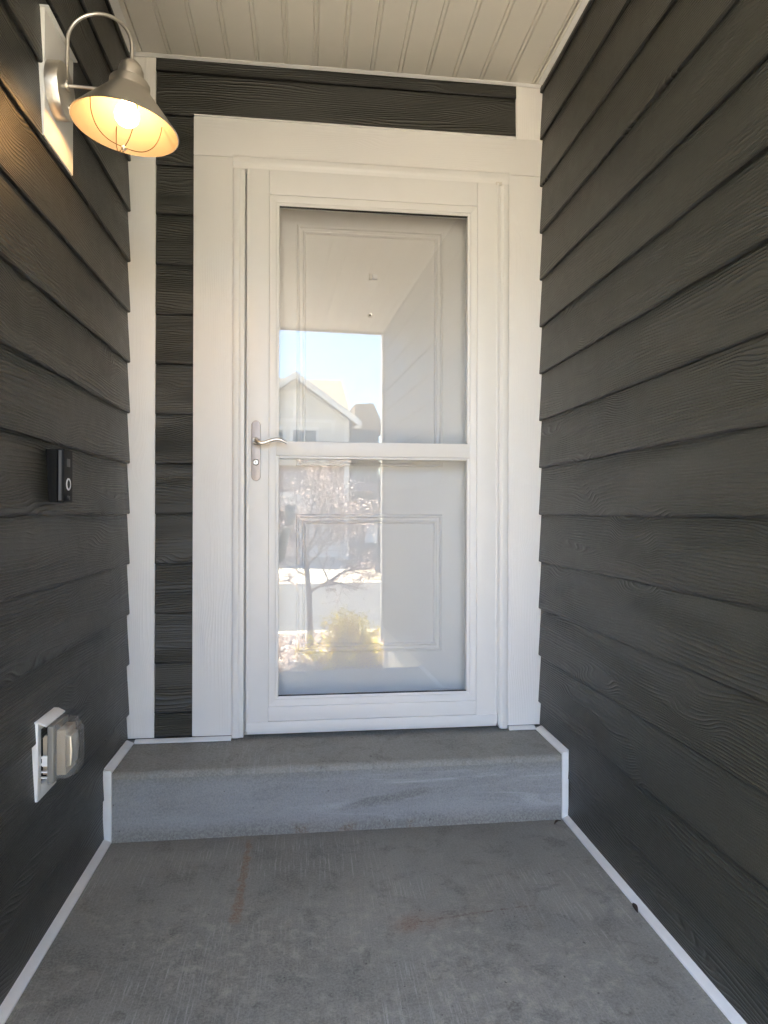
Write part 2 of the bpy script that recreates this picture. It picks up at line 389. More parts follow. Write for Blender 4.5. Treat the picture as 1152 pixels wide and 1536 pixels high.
# ------------------------------------------------------------------ lap boards
S = .18; K0 = 1.035
def lap_mesh(name, length, h=.215, full=.22):
    """local: x along the board, z up, face towards -y; lower edge stands proud"""
    mb = MB(); sl = .0102/.18
    f0 = -.0235; ft = f0+sl*h
    n = max(2, int(length/.12)); pf = [(f0+.0045, .0), (f0+.0022, .0007), (f0+.0007, .0023), (f0, .0046), (ft, h), (ft+.007, h), (f0+.0098, 0)]
    for i in range(n+1):
        x = length*i/n; w = .0009*noise.noise(Vector((x*2.2, len(name)*.7+length*3, 5.1)))
        for (y, z) in pf: mb.v.append((x, y, z+w))
    k = len(pf)
    for i in range(n):
        for j in range(k):
            a = i*k+j; c = i*k+(j+1) % k; mb.f.append((a, c, c+k, a+k))
    mb.f.append(tuple(range(k))); mb.f.append(tuple(n*k+i for i in reversed(range(k))))
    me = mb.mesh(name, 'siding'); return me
def put(name, me, parent, M):
    o = bpy.data.objects.new(name, me); COL.objects.link(o); o.parent = parent; o.matrix_local = M; return o

def side_boards(parent, x, ya, yb, rot, zlo=.012):
    L = abs(yb-ya); full = lap_mesh('siding_board', L)
    for k in range(-6, 10):
        z = K0+S*k; top = min(z+.215, CEIL-.004)
        me = full
        if z < zlo:
            me = lap_mesh('siding_board', L, .215-(zlo-z)); z = zlo
        elif z+.215 > CEIL: me = lap_mesh('siding_board', L, max(.02, CEIL-.003-z))
        y0 = ya if rot < 0 else yb
        M_ = Matrix.Translation((x, ya if rot > 0 else yb, z)) @ Matrix.Rotation(rot, 4, 'Z')
        put('siding_board', me, parent, M_)
# right wall faces -x: local -y -> world -x : rotate by -90deg ; local x -> world -y
rw = rootat('side_wall', label='long right side wall of dark grey lap siding, all plain', cat='wall')
B(XR, XR+.14, RE+.02, .2, .0, CEIL-.001).obj('sheathing', 'sheath', rw)
side_boards(rw, XR, RE+.085, -.002, -math.pi/2)
B(XR-.03, XR+.16, RE, RE+.085, -.1, CEIL-.001).obj('corner_board', 'trimw', rw, bevel=.002)
B(XR+.004, XR+.15, RE+.005, .2, -.9, -.001).obj('foundation', 'sidewalk', rw)
# left wall faces +x: rotate +90: local x -> +y, local -y -> +x
lw = rootat('side_wall', label='left side wall of dark grey lap siding behind lamp, doorbell and outlet', cat='wall')
B(XL-.14, XL, LE, .2, .0, CEIL-.001).obj('sheathing', 'sheath', lw)
side_boards(lw, XL, LE+.085, -.002, math.pi/2)
B(XL-.16, XL+.03, LE-.002, LE+.085, -.0, CEIL-.001).obj('corner_board', 'trimw', lw, bevel=.002)
# white strips along the slab, part of the walls they seal
def strip(parent, x, side, y0, y1, z):
    """bevelled white strip lying in the joint between wall and slab"""
    a = x; b = x+side*.026
    MB().poly([(a, y0, z+.001), (b, y0, z+.001), (b, y0, z+.006), (a+side*.004, y0, z+.016), (a, y0, z+.016)], (0, y1-y0, 0)).obj('base_strip', 'pvc', parent, bevel=.0012)
strip(rw, WR+.006, -1, SL+.01, SY-.012, 0); strip(rw, WR+.006, -1, SY-.006, -.026, STEP)
strip(lw, WL-.004, 1, SL+.01, SY-.012, 0); strip(lw, WL-.004, 1, SY-.006, -.026, STEP)
B(WR-.020, WR+.002, SY-.014, SY-.005, .001, STEP+.012).obj('base_strip', 'pvc', rw, bevel=.0012)
B(WL-.004, WL+.022, SY-.014, SY-.005, .001, STEP+.012).obj('base_strip', 'pvc', lw, bevel=.0012)

# ------------------------------------------------------------------ front wall
CX0, CX1 = .2185, WR+.02      # casing outer
BX0, BX1 = .360, 1.388        # brick mould outer
DX0, DX1 = .411, 1.349        # storm door slab
CT, BT, DT = 2.474, 2.333, 2.292
fwl = rootat('front_wall', label='end wall around the white door with narrow dark siding and white boards', cat='wall')
mb = MB(); mb.box(XL-.3, .40, .03, .18, .1, CEIL); mb.box(1.36, XR+.3, .03, .18, .1, CEIL); mb.box(.40, 1.36, .03, .18, 2.31, CEIL)
mb.obj('sheathing', 'sheath', fwl)
nb = lap_mesh('siding_board', CX0-.082)
for k in range(-5, 8):
    z = K0+S*k; h = .215
    me = nb
    if z < STEP+.012: me = lap_mesh('siding_board', CX0-.082, z+.215-(STEP+.012)); z = STEP+.012
    put('siding_board', me, fwl, Matrix.Translation((.082, .0265, z)))
put('siding_board', lap_mesh('siding_board', 1.421-.082, .20), fwl, Matrix.Translation((.082, .0265, CT+.003)))
put('siding_board', lap_mesh('siding_board', 1.421-.082, .046), fwl, Matrix.Translation((.082, .024, K0+S*9-.024)))
tz = STEP+.012
B(-.016, .0855, -.001, .03, tz, CEIL-.004).obj('corner_board', 'trimw', fwl, bevel=.002)
B(1.4205, XR-.002, -.001, .03, CT+.001, CEIL-.004).obj('corner_board', 'trimw', fwl, bevel=.0015)
B(CX0, BX0-.0012, -.002, .032, tz, BT+.0014).obj('casing_board', 'trimw', fwl, bevel=.002)
B(BX1+.0012, XR-.003, -.002, .032, tz, BT+.0014).obj('casing_board', 'trimw', fwl, bevel=.002)
B(CX0, XR-.004, -.0024, .032, BT+.002, CT).obj('casing_head', 'trimh', fwl, bevel=.002)
B(CX0+.002, 1.419, -.010, .03, CT-.0005, CT+.0035).obj('drip_flashing', 'pvc', fwl)
# strips at the foot of the end wall
MB().poly([(.022, -.004, STEP+.001), (.022, -.028, STEP+.001), (.022, -.028, STEP+.005), (.022, -.006, STEP+.012)], (.337, 0, 0)).obj('base_strip', 'pvc', fwl, bevel=.001)
MB().poly([(1.392, -.004, STEP+.001), (1.392, -.028, STEP+.001), (1.392, -.028, STEP+.005), (1.392, -.006, STEP+.012)], (.105, .0, 0)).obj('base_strip', 'pvc', fwl, bevel=.001)

# ------------------------------------------------------------------ door frame (brick mould, storm bars, jamb, sill)
df = rootat('door_frame', label='white moulded frame set inside the boards around the storm door', cat='door frame')
def mould(x0, x1, horizontal=False): pass
bz = STEP+.006
def mould_v(xa, xb, s):   # xa outer, xb inner ; s=+1 left piece
    p = [(xa, .03), (xa, -.016), (xa+s*.006, -.019), (xa+s*.022, -.019), (xa+s*.027, -.015), (xa+s*.031, -.013), (xb, -.013), (xb, .03)]
    return MB().poly([(x, y, bz) for x, y in p], (0, 0, BT-.001-bz-.044))
mould_v(BX0, BX0+.042, 1).obj('brick_mould', 'white', df, bevel=.0012)
mould_v(BX1, BX1-.030, -1).obj('brick_mould', 'white', df, bevel=.0012)
p = [(.03, BT), (-.016, BT), (-.019, BT-.006), (-.019, BT-.022), (-.015, BT-.027), (-.013, BT-.031), (-.013, BT-.044), (.03, BT-.044)]
MB().poly([(BX0, y, z) for y, z in p], (BX1-BX0, 0, 0)).obj('brick_mould', 'white', df, bevel=.0012)
# storm door bars standing in the reveal
B(BX0+.0425, DX0-.007, .006, .03, bz+.02, DT+.001).obj('frame_bar', 'white', df, bevel=.001)
B(DX1+.0035, BX1-.0305, -.010, .03, bz+.012, DT-.004).obj('frame_bar', 'white', df, bevel=.001)
B(BX0+.0425, BX1-.0305, .008, .03, DT+.007, BT-.046).obj('frame_bar', 'white', df, bevel=.001)
B(DX1-.012, DX1+.012, -.0165, -.0105, DT-.006, DT+.006).obj('corner_cap', 'vinyl', df, bevel=.001)
B(.40, 1.36, .031, .16, .219, .232).obj('door_sill', 'nickel', df)
B(.395, .425, .031, .18, .232, 2.31).obj('jamb', 'white', df); B(1.335, 1.365, .031, .18, .232, 2.31).obj('jamb', 'white', df)
B(.425, 1.335, .031, .18, 2.285, 2.31).obj('jamb', 'white', df)

# ------------------------------------------------------------------ storm door
GX0, GX1, GZ0, GZ1 = .5265, 1.2305, .366, 2.166
sdn = empty('storm_door', (0, 0, 0), label='white full view storm door with two glass panes and nickel lever', cat='storm door')
yf, yb = -.0145, .024
DB = .246
B(DX0, GX0-.036, yf, yb, DB, DT).obj('stile', 'white', sdn, bevel=.003)
B(GX1+.036, DX1, yf, yb, DB, DT).obj('stile', 'white', sdn, bevel=.003)
B(GX0-.0358, GX1+.0358, yf+.0005, yb, GZ1+.036, DT).obj('top_rail', 'white', sdn, bevel=.003)
B(GX0-.0358, GX1+.0358, yf+.0005, yb, DB+.034, GZ0-.034).obj('bottom_rail', 'white', sdn, bevel=.003)
B(DX0+.001, DX1-.001, yf-.003, yb, DB-.002, DB+.033).obj('bottom_expander', 'white', sdn, bevel=.002)
B(DX0+.004, DX1-.004, yf+.004, yb, DB-.012, DB-.0035).obj('door_sweep', 'pvc', sdn, bevel=.001)
B(DX0-.0, DX0+.0065, yf-.003, yf+.004, DB+.035, DT+.0).obj('stile_lip', 'white', sdn, bevel=.001)
B(DX1-.0065, DX1, yf-.003, yf+.004, DB+.035, DT+.0).obj('stile_lip', 'white', sdn, bevel=.001)
# stepped glazing beads: outer raised bead, then an inner lower one
def bead(x0, x1, z0, z1, w, yA, yB, name):
    for q in (((x0, z0), (x1, z0), (x1-w, z0+w), (x0+w, z0+w)), ((x0, z1), (x1, z1), (x1-w, z1-w), (x0+w, z1-w)),
              ((x0, z0), (x0, z1), (x0+w, z1-w), (x0+w, z0+w)), ((x1, z0), (x1, z1), (x1-w, z1-w), (x1-w, z0+w))):
        MB().poly([(x, yA, z) for x, z in q], (0, yB-yA, 0)).obj(name, 'white', sdn, bevel=.0012)
bead(GX0-.0355, GX1+.0355, GZ0-.0335, GZ1+.0355, .025, yf+.0045, yb-.001, 'glazing_bead')
bead(GX0-.0103, GX1+.0103, GZ0-.0083, GZ1+.0103, .0100, yf+.0085, yb-.002, 'inner_bead')
RZ0, RZ1 = 1.249, 1.302
B(GX0-.0098, GX1+.0098, yf+.0015, yb-.0005, RZ0, RZ1).obj('middle_rail', 'white', sdn, bevel=.0025)
B(GX0+.001, GX1-.001, yf+.006, yb-.003, RZ0-.009, RZ0-.0005).obj('rail_bead', 'white', sdn, bevel=.001)
# panes: the glass sits a touch skewed in its channel
gc = Vector(((GX0+GX1)/2, .0065, 0)); DEL = R(1.74)
def pane(z0, z1):
    o = B(-(GX1-GX0)/2-.004, (GX1-GX0)/2+.004, -.0004, .0004, z0, z1)
    me = MB(); w = (GX1-GX0)/2+.003
    me.v = [(-w, 0, z0), (w, 0, z0), (w, 0, z1), (-w, 0, z1)]; me.f = [(0, 1, 2, 3)]
    q = me.obj('glass_pane', 'glass', sdn); q.location = gc; q.rotation_euler = (0, 0, DEL); return q
pane(GZ0-.004, RZ0-.009); pane(RZ1, GZ1+.004)
for q in ((GX0, GX1, GZ1-.0022, GZ1-.0005), (GX0, GX1, GZ0+.001, GZ0+.003)):
    B(q[0], q[1], -.0035, -.0015+.01, q[2], q[3]).obj('glass_gasket', 'dark_gap', sdn)
# lever set
hs = MB(); 
def stadium(cx, z0, z1, r, y0, y1, n=14):
    pts = []
    for k in range(n+1):
        a = math.pi*k/n; pts.append((cx+r*math.cos(a), y0, z1-r+r*math.sin(a)))
    for k in range(n+1):
        a = math.pi+math.pi*k/n; pts.append((cx+r*math.cos(a), y0, z0+r+r*math.sin(a)))
    return MB().poly(pts, (0, y1-y0, 0))
hx = .4445; y0 = yf-.0062
hp = stadium(hx, 1.156, 1.375, .0168, y0, yf+.001).obj('handle_plate', 'nickel_y', sdn, bevel=.0018)
lv = MB(); pts = []; rs = []
ctrl = [(0, -.004, 0), (0, -.020, 0), (.003, -.034, -.002), (.014, -.041, -.009), (.030, -.042, -.009), (.050, -.041, -.002), (.070, -.040, .004), (.088, -.040, .0035), (.103, -.040, -.003), (.112, -.040, -.010)]
cv = [Vector(c) for c in ctrl]
for i in range(len(cv)-1):
    for j in range(5):
        t_ = j/5; p0 = cv[max(i-1, 0)]; p1 = cv[i]; p2 = cv[i+1]; p3 = cv[min(i+2, len(cv)-1)]
        pts.append(.5*((2*p1)+(-p0+p2)*t_+(2*p0-5*p1+4*p2-p3)*t_*t_+(-p0+3*p1-3*p2+p3)*t_**3))
pts.append(cv[-1])
pts = [p+Vector((hx, yf, 1.300)) for p in pts]
for i in range(len(pts)):
    q = i/len(pts); rs.append(.0085 if q < .18 else .0085-.0045*((q-.18)/.82)**1.2)
lv.tube(pts, rs, 14); lv.obj('lever', 'nickel', sdn, smooth=True)
MB().lathe([(.0001, -.022), (.009, -.022), (.0125, -.018), (.0135, -.008), (.0145, .0)], (hx, y0+.001, 1.300), 'y', 24).obj('lever_hub', 'nickel', sdn, smooth=True)
cyl = MB().lathe([(.0001, -.0045), (.0082, -.0045), (.0095, -.003), (.0098, 0)], (hx, y0+.0005, 1.2235), 'y', 24).obj('lock_cylinder', 'nickel', sdn, smooth=True)
MB().box(hx-.0016, hx+.0016, y0-.0048, y0-.0035, 1.2195, 1.2285).obj('keyhole', 'blackm', cyl)
MB().lathe([(.0098, -.003), (.0115, -.0012), (.0115, .0005)], (hx, y0, 1.2235), 'y', 24).obj('lock_collar', 'darkmetal', sdn, smooth=True)
bpy.data.objects['lock_collar'].parent = cyl

# ------------------------------------------------------------------ front door behind
fd = rootat('front_door', label='white two panel front door seen behind the storm door glass', cat='front door')
Y = .11
B(.4255, 1.3345, Y, Y+.045, .234, 2.284).obj('door_slab', 'doorwhite', fd)
for (z0, z1) in ((1.224, 2.147), (.50, 1.033)):
    x0, x1 = .589, 1.158
    mb = MB()
    def rng(i, yy): return [(x0+i, yy, z0+i), (x1-i, yy, z0+i), (x1-i, yy, z1-i), (x0+i, yy, z1-i)]
    rings = [rng(-.002, Y+.0005), rng(.0015, Y-.007), rng(.008, Y-.0075), rng(.011, Y-.0025), rng(.021, Y-.002), rng(.025, Y-.007), rng(.030, Y-.006), rng(.034, Y-.0006)]
    for r_ in rings: mb.v += r_
    for i in range(len(rings)-1):
        for k in range(4): mb.f.append((i*4+k, i*4+(k+1) % 4, (i+1)*4+(k+1) % 4, (i+1)*4+k))
    l = (len(rings)-1)*4; mb.f.append((l, l+1, l+2, l+3))
    mb.obj('door_panel', 'doorwhite', fd)
MB().lathe([(.0001, -.002), (.0045, -.003), (.008, -.004), (.0095, 0)], (.871, Y, 1.811), 'y', 20).obj('peephole', 'nickel', fd, smooth=True)
pe = MB().lathe([(.0001, -.0042), (.0044, -.0038), (.0046, -.003)], (.871, Y, 1.811), 'y', 16).obj('peephole_lens', 'black', fd, smooth=True)
hk = empty('wreath_hook', (0, 0, 0), label='small clear adhesive hook on upper door panel above the peephole', cat='hook')
B(.866, .878, Y-.008, Y-.001, 1.948, 1.972).obj('hook_base', 'vinyl', hk, bevel=.001)
B(.879, .899, Y-.010, Y-.001, 1.950, 1.969).obj('hook_clip', 'ring', hk, bevel=.002)

# ------------------------------------------------------------------ ceiling
ce = rootat('porch_ceiling', label='pale soffit of narrow beaded planks over the porch', cat='ceiling')
P = .1035; x = .040-P
def plank(x0, w):
    mb = MB(); c = CEIL
    pf = [(0, c+.009), (.0025, c+.009), (.0045, c), (w-.0165, c), (w-.0145, c+.006), (w-.0125, c+.006), (w-.0105, c+.0005), (w-.004, c+.0005), (w-.002, c+.009), (w, c+.009), (w, c+.014), (0, c+.014)]
    return MB().poly([(x0+a, RE+.03, z) for a, z in pf], (0, -RE-.03-.0, 0))
i = 0
while x < WR-.002:
    w = min(P, XR+.01-x); xs = max(x, XL)
    if x < XL: xs = XL; 
    if w > .03:
        if x < XL: MB().box(XL, x+P, RE+.03, 0, CEIL, CEIL+.01).obj('soffit_plank', 'vinyl', ce)
        elif w < P-.001: B(x+.001, x+w, RE+.03, 0, CEIL, CEIL+.01).obj('soffit_plank', 'vinyl', ce)
        else: plank(x, P).obj('soffit_plank', 'vinyl', ce)
    x += P; i += 1
x = .040-P
while x > -1.6:
    x -= P; B(x+.002, x+P-.0005, RE+.03, .0, CEIL, CEIL+.01).obj('soffit_plank', 'vinyl', ce)
B(XL-1.5, XR+.16, RE-.0, RE+.029, CEIL-.022, CEIL+.2).obj('fascia', 'vinyl', ce, bevel=.002)
MB().poly([(WL, -.004, CEIL-.001), (WL, -.018, CEIL-.001), (WL, -.018, CEIL-.003), (WL, -.007, CEIL-.007), (WL, -.004, CEIL-.007)], (WR-WL, 0, 0)).obj('edge_channel', 'pvc', ce)
MB().poly([(WR-.015, RE+.03, CEIL-.001), (WR+.006, RE+.03, CEIL-.001), (WR+.006, RE+.03, CEIL-.009), (WR-.003, RE+.03, CEIL-.009), (WR-.015, RE+.03, CEIL-.004)], (0, -RE-.057, 0)).obj('edge_channel', 'pvc', ce)
MB().poly([(WL+.024, LE+.09, CEIL-.001), (WL-.006, LE+.09, CEIL-.001), (WL-.006, LE+.09, CEIL-.012), (WL+.002, LE+.09, CEIL-.012), (WL+.024, LE+.09, CEIL-.005)], (0, -LE-.117, 0)).obj('edge_channel', 'pvc', ce)
# the building's mass round the porch
bld = rootat('house_body', label='dark sided body of the house enclosing the porch', cat='house')
mb = MB(); mb.box(-7, XL-1.52, RE+.05, .6, CEIL+.02, CEIL+.35); mb.box(XL-1.52, XR+6, RE-.02+.05, 1.2, CEIL+.02, CEIL+.35)
mb.obj('roof', 'sheath', bld)
mb = MB(); mb.box(XR+.161, XR+6, RE+.04, 1.0, -.9, CEIL+.019); mb.box(-7, XL-.161, -.9, 1.0, -.9, CEIL+.019); mb.box(-7, XR+.16, .181, 1.0, -.9, CEIL+.019)
mb.obj('wall_mass', 'sheath', bld)
mb = MB(); mb.box(XL-1.6, XL-.17, -1.9, -.9, -.9, -.0)
mb.obj('foundation', 'sidewalk', bld)

# ------------------------------------------------------------------ wall lamp
LY = -.73; LX = .186
lp = empty('wall_lamp', (0, 0, 0), label='lit brushed nickel barn lamp with gooseneck and wire cage', cat='wall lamp')
PX = .010
mbk = empty('mounting_block', (0, 0, 0), label='white rectangular block with drip cap under the barn lamp', cat='mounting block')
B(WL-.014, .004, -.787, -.594, 1.943, 2.250).obj('block', 'trimw', mbk, bevel=.002)
B(WL-.012, .013, -.789, -.589, 2.2505, 2.2540).obj('drip_cap', 'pvc', mbk, bevel=.001)
CZ = 2.085
MB().lathe([(.0001, .026), (.058, .026), (.063, .024), (.065, .019), (.065, -.0055)], (PX, LY, CZ), 'x', 56).obj('canopy', 'nickel', lp, smooth=True)
cx = PX+.026
mb = MB(); pts = [(cx-.003, LY, 2.118), (cx-.001, LY, 2.15), (cx, LY, 2.19)]
rc = (.190-cx)/2; c0 = cx+rc
for k in range(0, 29):
    a = math.pi-math.pi*k/28; pts.append((c0+rc*math.cos(a), LY, 2.210+rc*.98*math.sin(a)))
pts.append((.190, LY, 2.160))
mb.tube(pts, .0045, 12); mb.obj('gooseneck', 'nickel', lp, smooth=True)
MB().tube([(cx-.012, LY, 2.100), (cx+.004, LY, 2.100)], .012, 16).tube([(cx, LY, 2.100), (LX-.052, LY, 2.098)], .004, 12).obj('support_rod', 'nickel', lp, smooth=True)
MB().lathe([(.0001, .010), (.005, .0095), (.0055, 0)], (cx-.001, LY+.012, 2.052), 'x', 14).obj('canopy_screw', 'nickel', lp, smooth=True)
ZR, K_ = 2.003, .93
piv = Vector((.190, LY, 2.17)); TLT = Matrix.Rotation(R(5), 3, 'Y')
def lampz(z): return ZR+(z-2.025)*(.85 if z > 2.13 else (.90 if z > 2.07 else .93))
def tl(mb_):
    mb_.v = [tuple(piv+TLT @ (Vector(v)+Vector((.190-LX, 0, 0))-piv)) for v in mb_.v]; return mb_
def prof(p): return [(r_*K_ if r_ > .001 else r_, lampz(z)) for r_, z in p]
def lth(p, n): return tl(MB().lathe(prof(p), (LX, LY, 0), 'z', n))
lth([(.0001, 2.226), (.009, 2.226), (.018, 2.222), (.027, 2.212), (.032, 2.198), (.034, 2.176), (.034, 2.166), (.049, 2.163), (.052, 2.158), (.053, 2.135), (.050, 2.130)], 48).obj('lamp_socket', 'nickel', lp, smooth=True)
shd = lth([(.050, 2.1335), (.055, 2.130), (.060, 2.122), (.136, 2.029), (.138, 2.025), (.136, 2.024)], 72).obj('lamp_shade', 'nickel', lp, smooth=True)
lth([(.1355, 2.0238), (.134, 2.027), (.058, 2.119), (.050, 2.127), (.0001, 2.128)], 72).obj('shade_lining', 'shadewhite', shd, smooth=True)
lth([(.0001, 2.032), (.012, 2.0335), (.022, 2.039), (.029, 2.048), (.0315, 2.060), (.029, 2.075), (.021, 2.089), (.016, 2.10), (.0135, 2.118)], 32).obj('bulb', 'bulb', lp, smooth=True)
for k in range(4):
    a = math.pi/2*k+.55; ps = []
    for j in range(17):
        q = j/16; ang = q*math.pi/2
        r_ = .094*math.cos(ang)**.7 if j < 16 else .001; ps.append((LX+r_*math.cos(a)*K_, LY+r_*math.sin(a)*K_, lampz(2.072-.098*math.sin(ang))))
    tl(MB().tube(ps, .0012, 6)).obj('cage_wire', 'bronze', lp, smooth=True)
lth([(.0001, 1.9765), (.006, 1.9755), (.0075, 1.972), (.006, 1.968), (.003, 1.966), (.0035, 1.962), (.0001, 1.960)], 20).obj('cage_finial', 'nickel', lp, smooth=True)

# ------------------------------------------------------------------ video doorbell
db = empty('video_doorbell', (0, 0, 0), label='black slim video doorbell with pale ring button on left siding', cat='doorbell')
dy0, dy1, dz0, dz1, dxf = -.738, -.676, 1.066, 1.199, .033
B(WL-.012, .017, dy0-.001, dy1+.001, dz0+.001, dz1-.001).obj('back_plate', 'blackm', db, bevel=.002)
B(.0175, dxf, dy0, dy1, dz0, dz1).obj('body', 'black', db, bevel=.003, seg=3)
B(.0205, .0275, dy0-.0006, dy0+.001, dz0+.005, dz1-.004).obj('edge_strip', 'greyp', db)
cy0 = (dy0+dy1)/2
B(dxf-.001, dxf+.0008, cy0-.011, cy0+.011, 1.156, 1.176).obj('camera_window', 'greyp', db, bevel=.003)
MB().lathe([(.0115, 0), (.0115, .0016), (.0140, .0018), (.0155, .0010), (.0155, 0)], (dxf, cy0, 1.112), 'x', 32).obj('ring_button', 'ring', db, smooth=True)
MB().lathe([(.0001, .0012), (.0100, .0010), (.0112, .0)], (dxf, cy0, 1.112), 'x', 24).obj('button_face', 'black', db, smooth=True)
tx = bpy.data.curves.new('ring_text', 'FONT'); tx.body = 'ring'; tx.size = .0135; tx.align_x = 'CENTER'; tx.extrude = .0002
to = bpy.data.objects.new('brand_lettering', tx); COL.objects.link(to); to.parent = db; to.data.materials.append(MT['greyp'])
to.name = 'lettering_outline'
to.location = (dxf+.0006, cy0, 1.0765); to.rotation_euler = (math.pi/2, 0, math.pi/2)
bpy.context.view_layer.update(); tme = bpy.data.meshes.new_from_object(to.evaluated_get(bpy.context.evaluated_depsgraph_get()))
tm = bpy.data.objects.new('lettering', tme); COL.objects.link(tm); tm.parent = db; tm.location = to.location; tm.rotation_euler = to.rotation_euler
tme.materials.clear(); tme.materials.append(MT['greyp']); bpy.data.objects.remove(to)

# ------------------------------------------------------------------ outlet with clear weather cover
oc = empty('outdoor_outlet', (0, 0, 0), label='outdoor outlet low on left wall under a clear bubble cover', cat='outlet')
oy0, oy1, oz0, oz1 = -.816, -.700, .361, .546
mb = MB()
for a in ((oy0, oy0+.020, oz0, oz1), (oy1-.016, oy1, oz0, oz1), (oy0+.020, oy1-.016, oz0, oz0+.034), (oy0+.020, oy1-.016, oz1-.020, oz1)):
    mb.box(WL-.010, .004, a[0], a[1], a[2], a[3])
mb.obj('flange', 'pvc', oc, bevel=.0012)
B(WL-.012, -.004, oy0+.0205, oy1-.0165, oz0+.0345, oz1-.0205).obj('recess', 'blackm', oc)
MB().poly([(-.006, oy0-.003, oz1+.004), (.008, oy0-.003, oz1+.003), (.024, oy0-.003, oz1-.006), (.024, oy0-.003, oz1-.009), (.007, oy0-.003, oz1-.001), (-.006, oy0-.003, oz1-.001)], (0, oy1-oy0+.006, 0)).obj('drip_lip', 'pvc', oc, bevel=.0008)
B(-.0035, .016, oy0+.048, oy1-.022, oz0+.045, oz1-.045).obj('receptacle', 'almond', oc, bevel=.002)
for z in (oz0+.046, oz0+.060, oz0+.078, oz0+.094): B(.000, .0185, oy0+.021, oy0+.029, z, z+.0035).obj('cover_hinge', 'pvc', oc, bevel=.0008)
B(.0045, .0185, oy0+.0215, oy0+.030, oz0+.075, oz0+.100).obj('hinge_leaf', 'pvc', oc, bevel=.001)
B(.019, .034, oy0+.014, oy1-.004, oz0+.036, oz1-.012).obj('cover_base', 'smokyd', oc, bevel=.004, seg=3)
o = MB()
ring0 = [(.0345, -.798, .404), (.0345, -.706, .404), (.0345, -.706, .534), (.0345, -.798, .534)]
ring1 = [(.060, -.794, .405), (.060, -.710, .405), (.060, -.712, .530), (.060, -.794, .530)]
ring2 = [(.082, -.784, .416), (.082, -.731, .416), (.082, -.733, .512), (.082, -.784, .512)]
o.v = ring0+ring1+ring2
for l in (0, 4):
    for k in range(4): o.f.append((l+k, l+(k+1) % 4, l+4+(k+1) % 4, l+4+k))
o.f.append((8, 9, 10, 11)); o.obj('bubble_cover', 'smoky', oc, bevel=.005, seg=4)
B(.036, .058, -.790, -.722, .412, .520).obj('receptacle_face', 'almond', oc, bevel=.003)
MB().poly([(.056, -.7905, .430), (.070, -.7905, .434), (.073, -.7905, .47), (.070, -.7905, .505), (.056, -.7905, .509)], (0, .05, 0)).obj('cover_latch', 'nickel', oc, bevel=.003, seg=3)

# scraps of dead leaf on the floor
MT['deadleaf'] = plain_mat('dead_leaf', (.045, .03, .022), .8)
for (lx, ly, rz_, sc_, lab) in ((1.468, -.318, .6, 1., 'dark curled leaf scrap on the floor by the right end of the step'), (1.490, -.80, 1.4, 1.1, 'brown dead leaf half under the long white strip at right')):
    o = MB()
    for i_ in range(7):
        q_ = i_/6; w_ = .0055*math.sin(math.pi*min(1, q_*.93+.07))+.0006; z_ = .002+.005*math.sin(q_*3.1)
        o.v += [((q_-.5)*.036*sc_, w_*sc_, z_+.003), ((q_-.5)*.036*sc_, 0, z_), ((q_-.5)*.036*sc_, -w_*sc_*.8, z_+.004)]
    o.f = [f_ for i_ in range(6) for f_ in ((i_*3, i_*3+1, i_*3+4, i_*3+3), (i_*3+1, i_*3+2, i_*3+5, i_*3+4))]
    lf = o.obj('dead_leaf', 'deadleaf', label=lab, cat='leaf', group='scraps of dead leaf'); lf.location = (lx, ly, .0005); lf.rotation_euler = (0, 0, rz_)

# ------------------------------------------------------------------ street scene behind the camera (seen in the glass)
for n_, c_, r_ in (('hwhite', (.66, .645, .60), .6), ('htrim', (.88, .87, .85), .5), ('hpink', (.36, .27, .25), .7), ('hgrey', (.15, .155, .16), .7), ('hglass', (.05, .06, .07), .08), ('brown', (.08, .055, .045), .8), ('postblack', (.02, .02, .02), .5)):
    MT[n_] = plain_mat('paint_'+n_, c_, r_, scale=8)
t = T('asphalt_shingle'); v = t.co()
t.fin(t.mix(t.noise(v, 9, 5), (.26, .21, .16), (.38, .32, .26)), .9, t.bump(t.noise(t.scaled(v, 3, 3, 30), 1, 3), 1, .02)); MT['shingle'] = t.m
hs = rootat('gabled_house', label='white gabled house with tan shingle roof across the street, reflected in glass', cat='house')
FY = -21.6
GL, GR, AX = -.47, 3.43, 1.48
G0 = -.75
MB().poly([(GL, FY, G0), (GR, FY, G0), (GR, FY, 4.45), (AX, FY, 5.83), (GL, FY, 4.45)], (0, -4.5, 0)).obj('gable_wing', 'hwhite', hs)
MB().box(-7, 3.55, -29.5, FY-.35, G0, 4.3).obj('main_wall', 'hwhite', hs)
MB().poly([(3.62, FY-.1, 4.35), (3.62, -25.5, 6.66), (3.62, -29.8, 4.2), (3.62, -29.8, 4.0), (3.62, -25.5, 6.45), (3.62, FY-.1, 4.15)], (-11, 0, 0)).obj('main_roof', 'shingle', hs)
sl = (6.03-4.35)/(3.83-1.48)
MB().poly([(3.83, FY+.45, 4.35), (AX, FY+.45, 6.03), (2*AX-3.83, FY+.45, 4.35), (2*AX-3.83, FY+.45, 4.22), (AX, FY+.45, 5.90), (3.83, FY+.45, 4.22)], (0, -4.6, 0)).obj('gable_roof', 'shingle', hs)
MB().poly([(3.86, FY+.53, 4.34), (AX, FY+.53, 6.05), (2*AX-3.86, FY+.53, 4.34), (2*AX-3.86, FY+.53, 4.10), (AX, FY+.53, 5.80), (3.86, FY+.53, 4.10)], (0, -.07, 0)).obj('rake_board', 'htrim', hs)
MB().poly([(3.86, FY+.45, 4.10), (3.86, FY+.45, 4.30), (3.55, FY+.45, 4.1)], (0, -.4, 0)).obj('eave_return', 'htrim', hs)
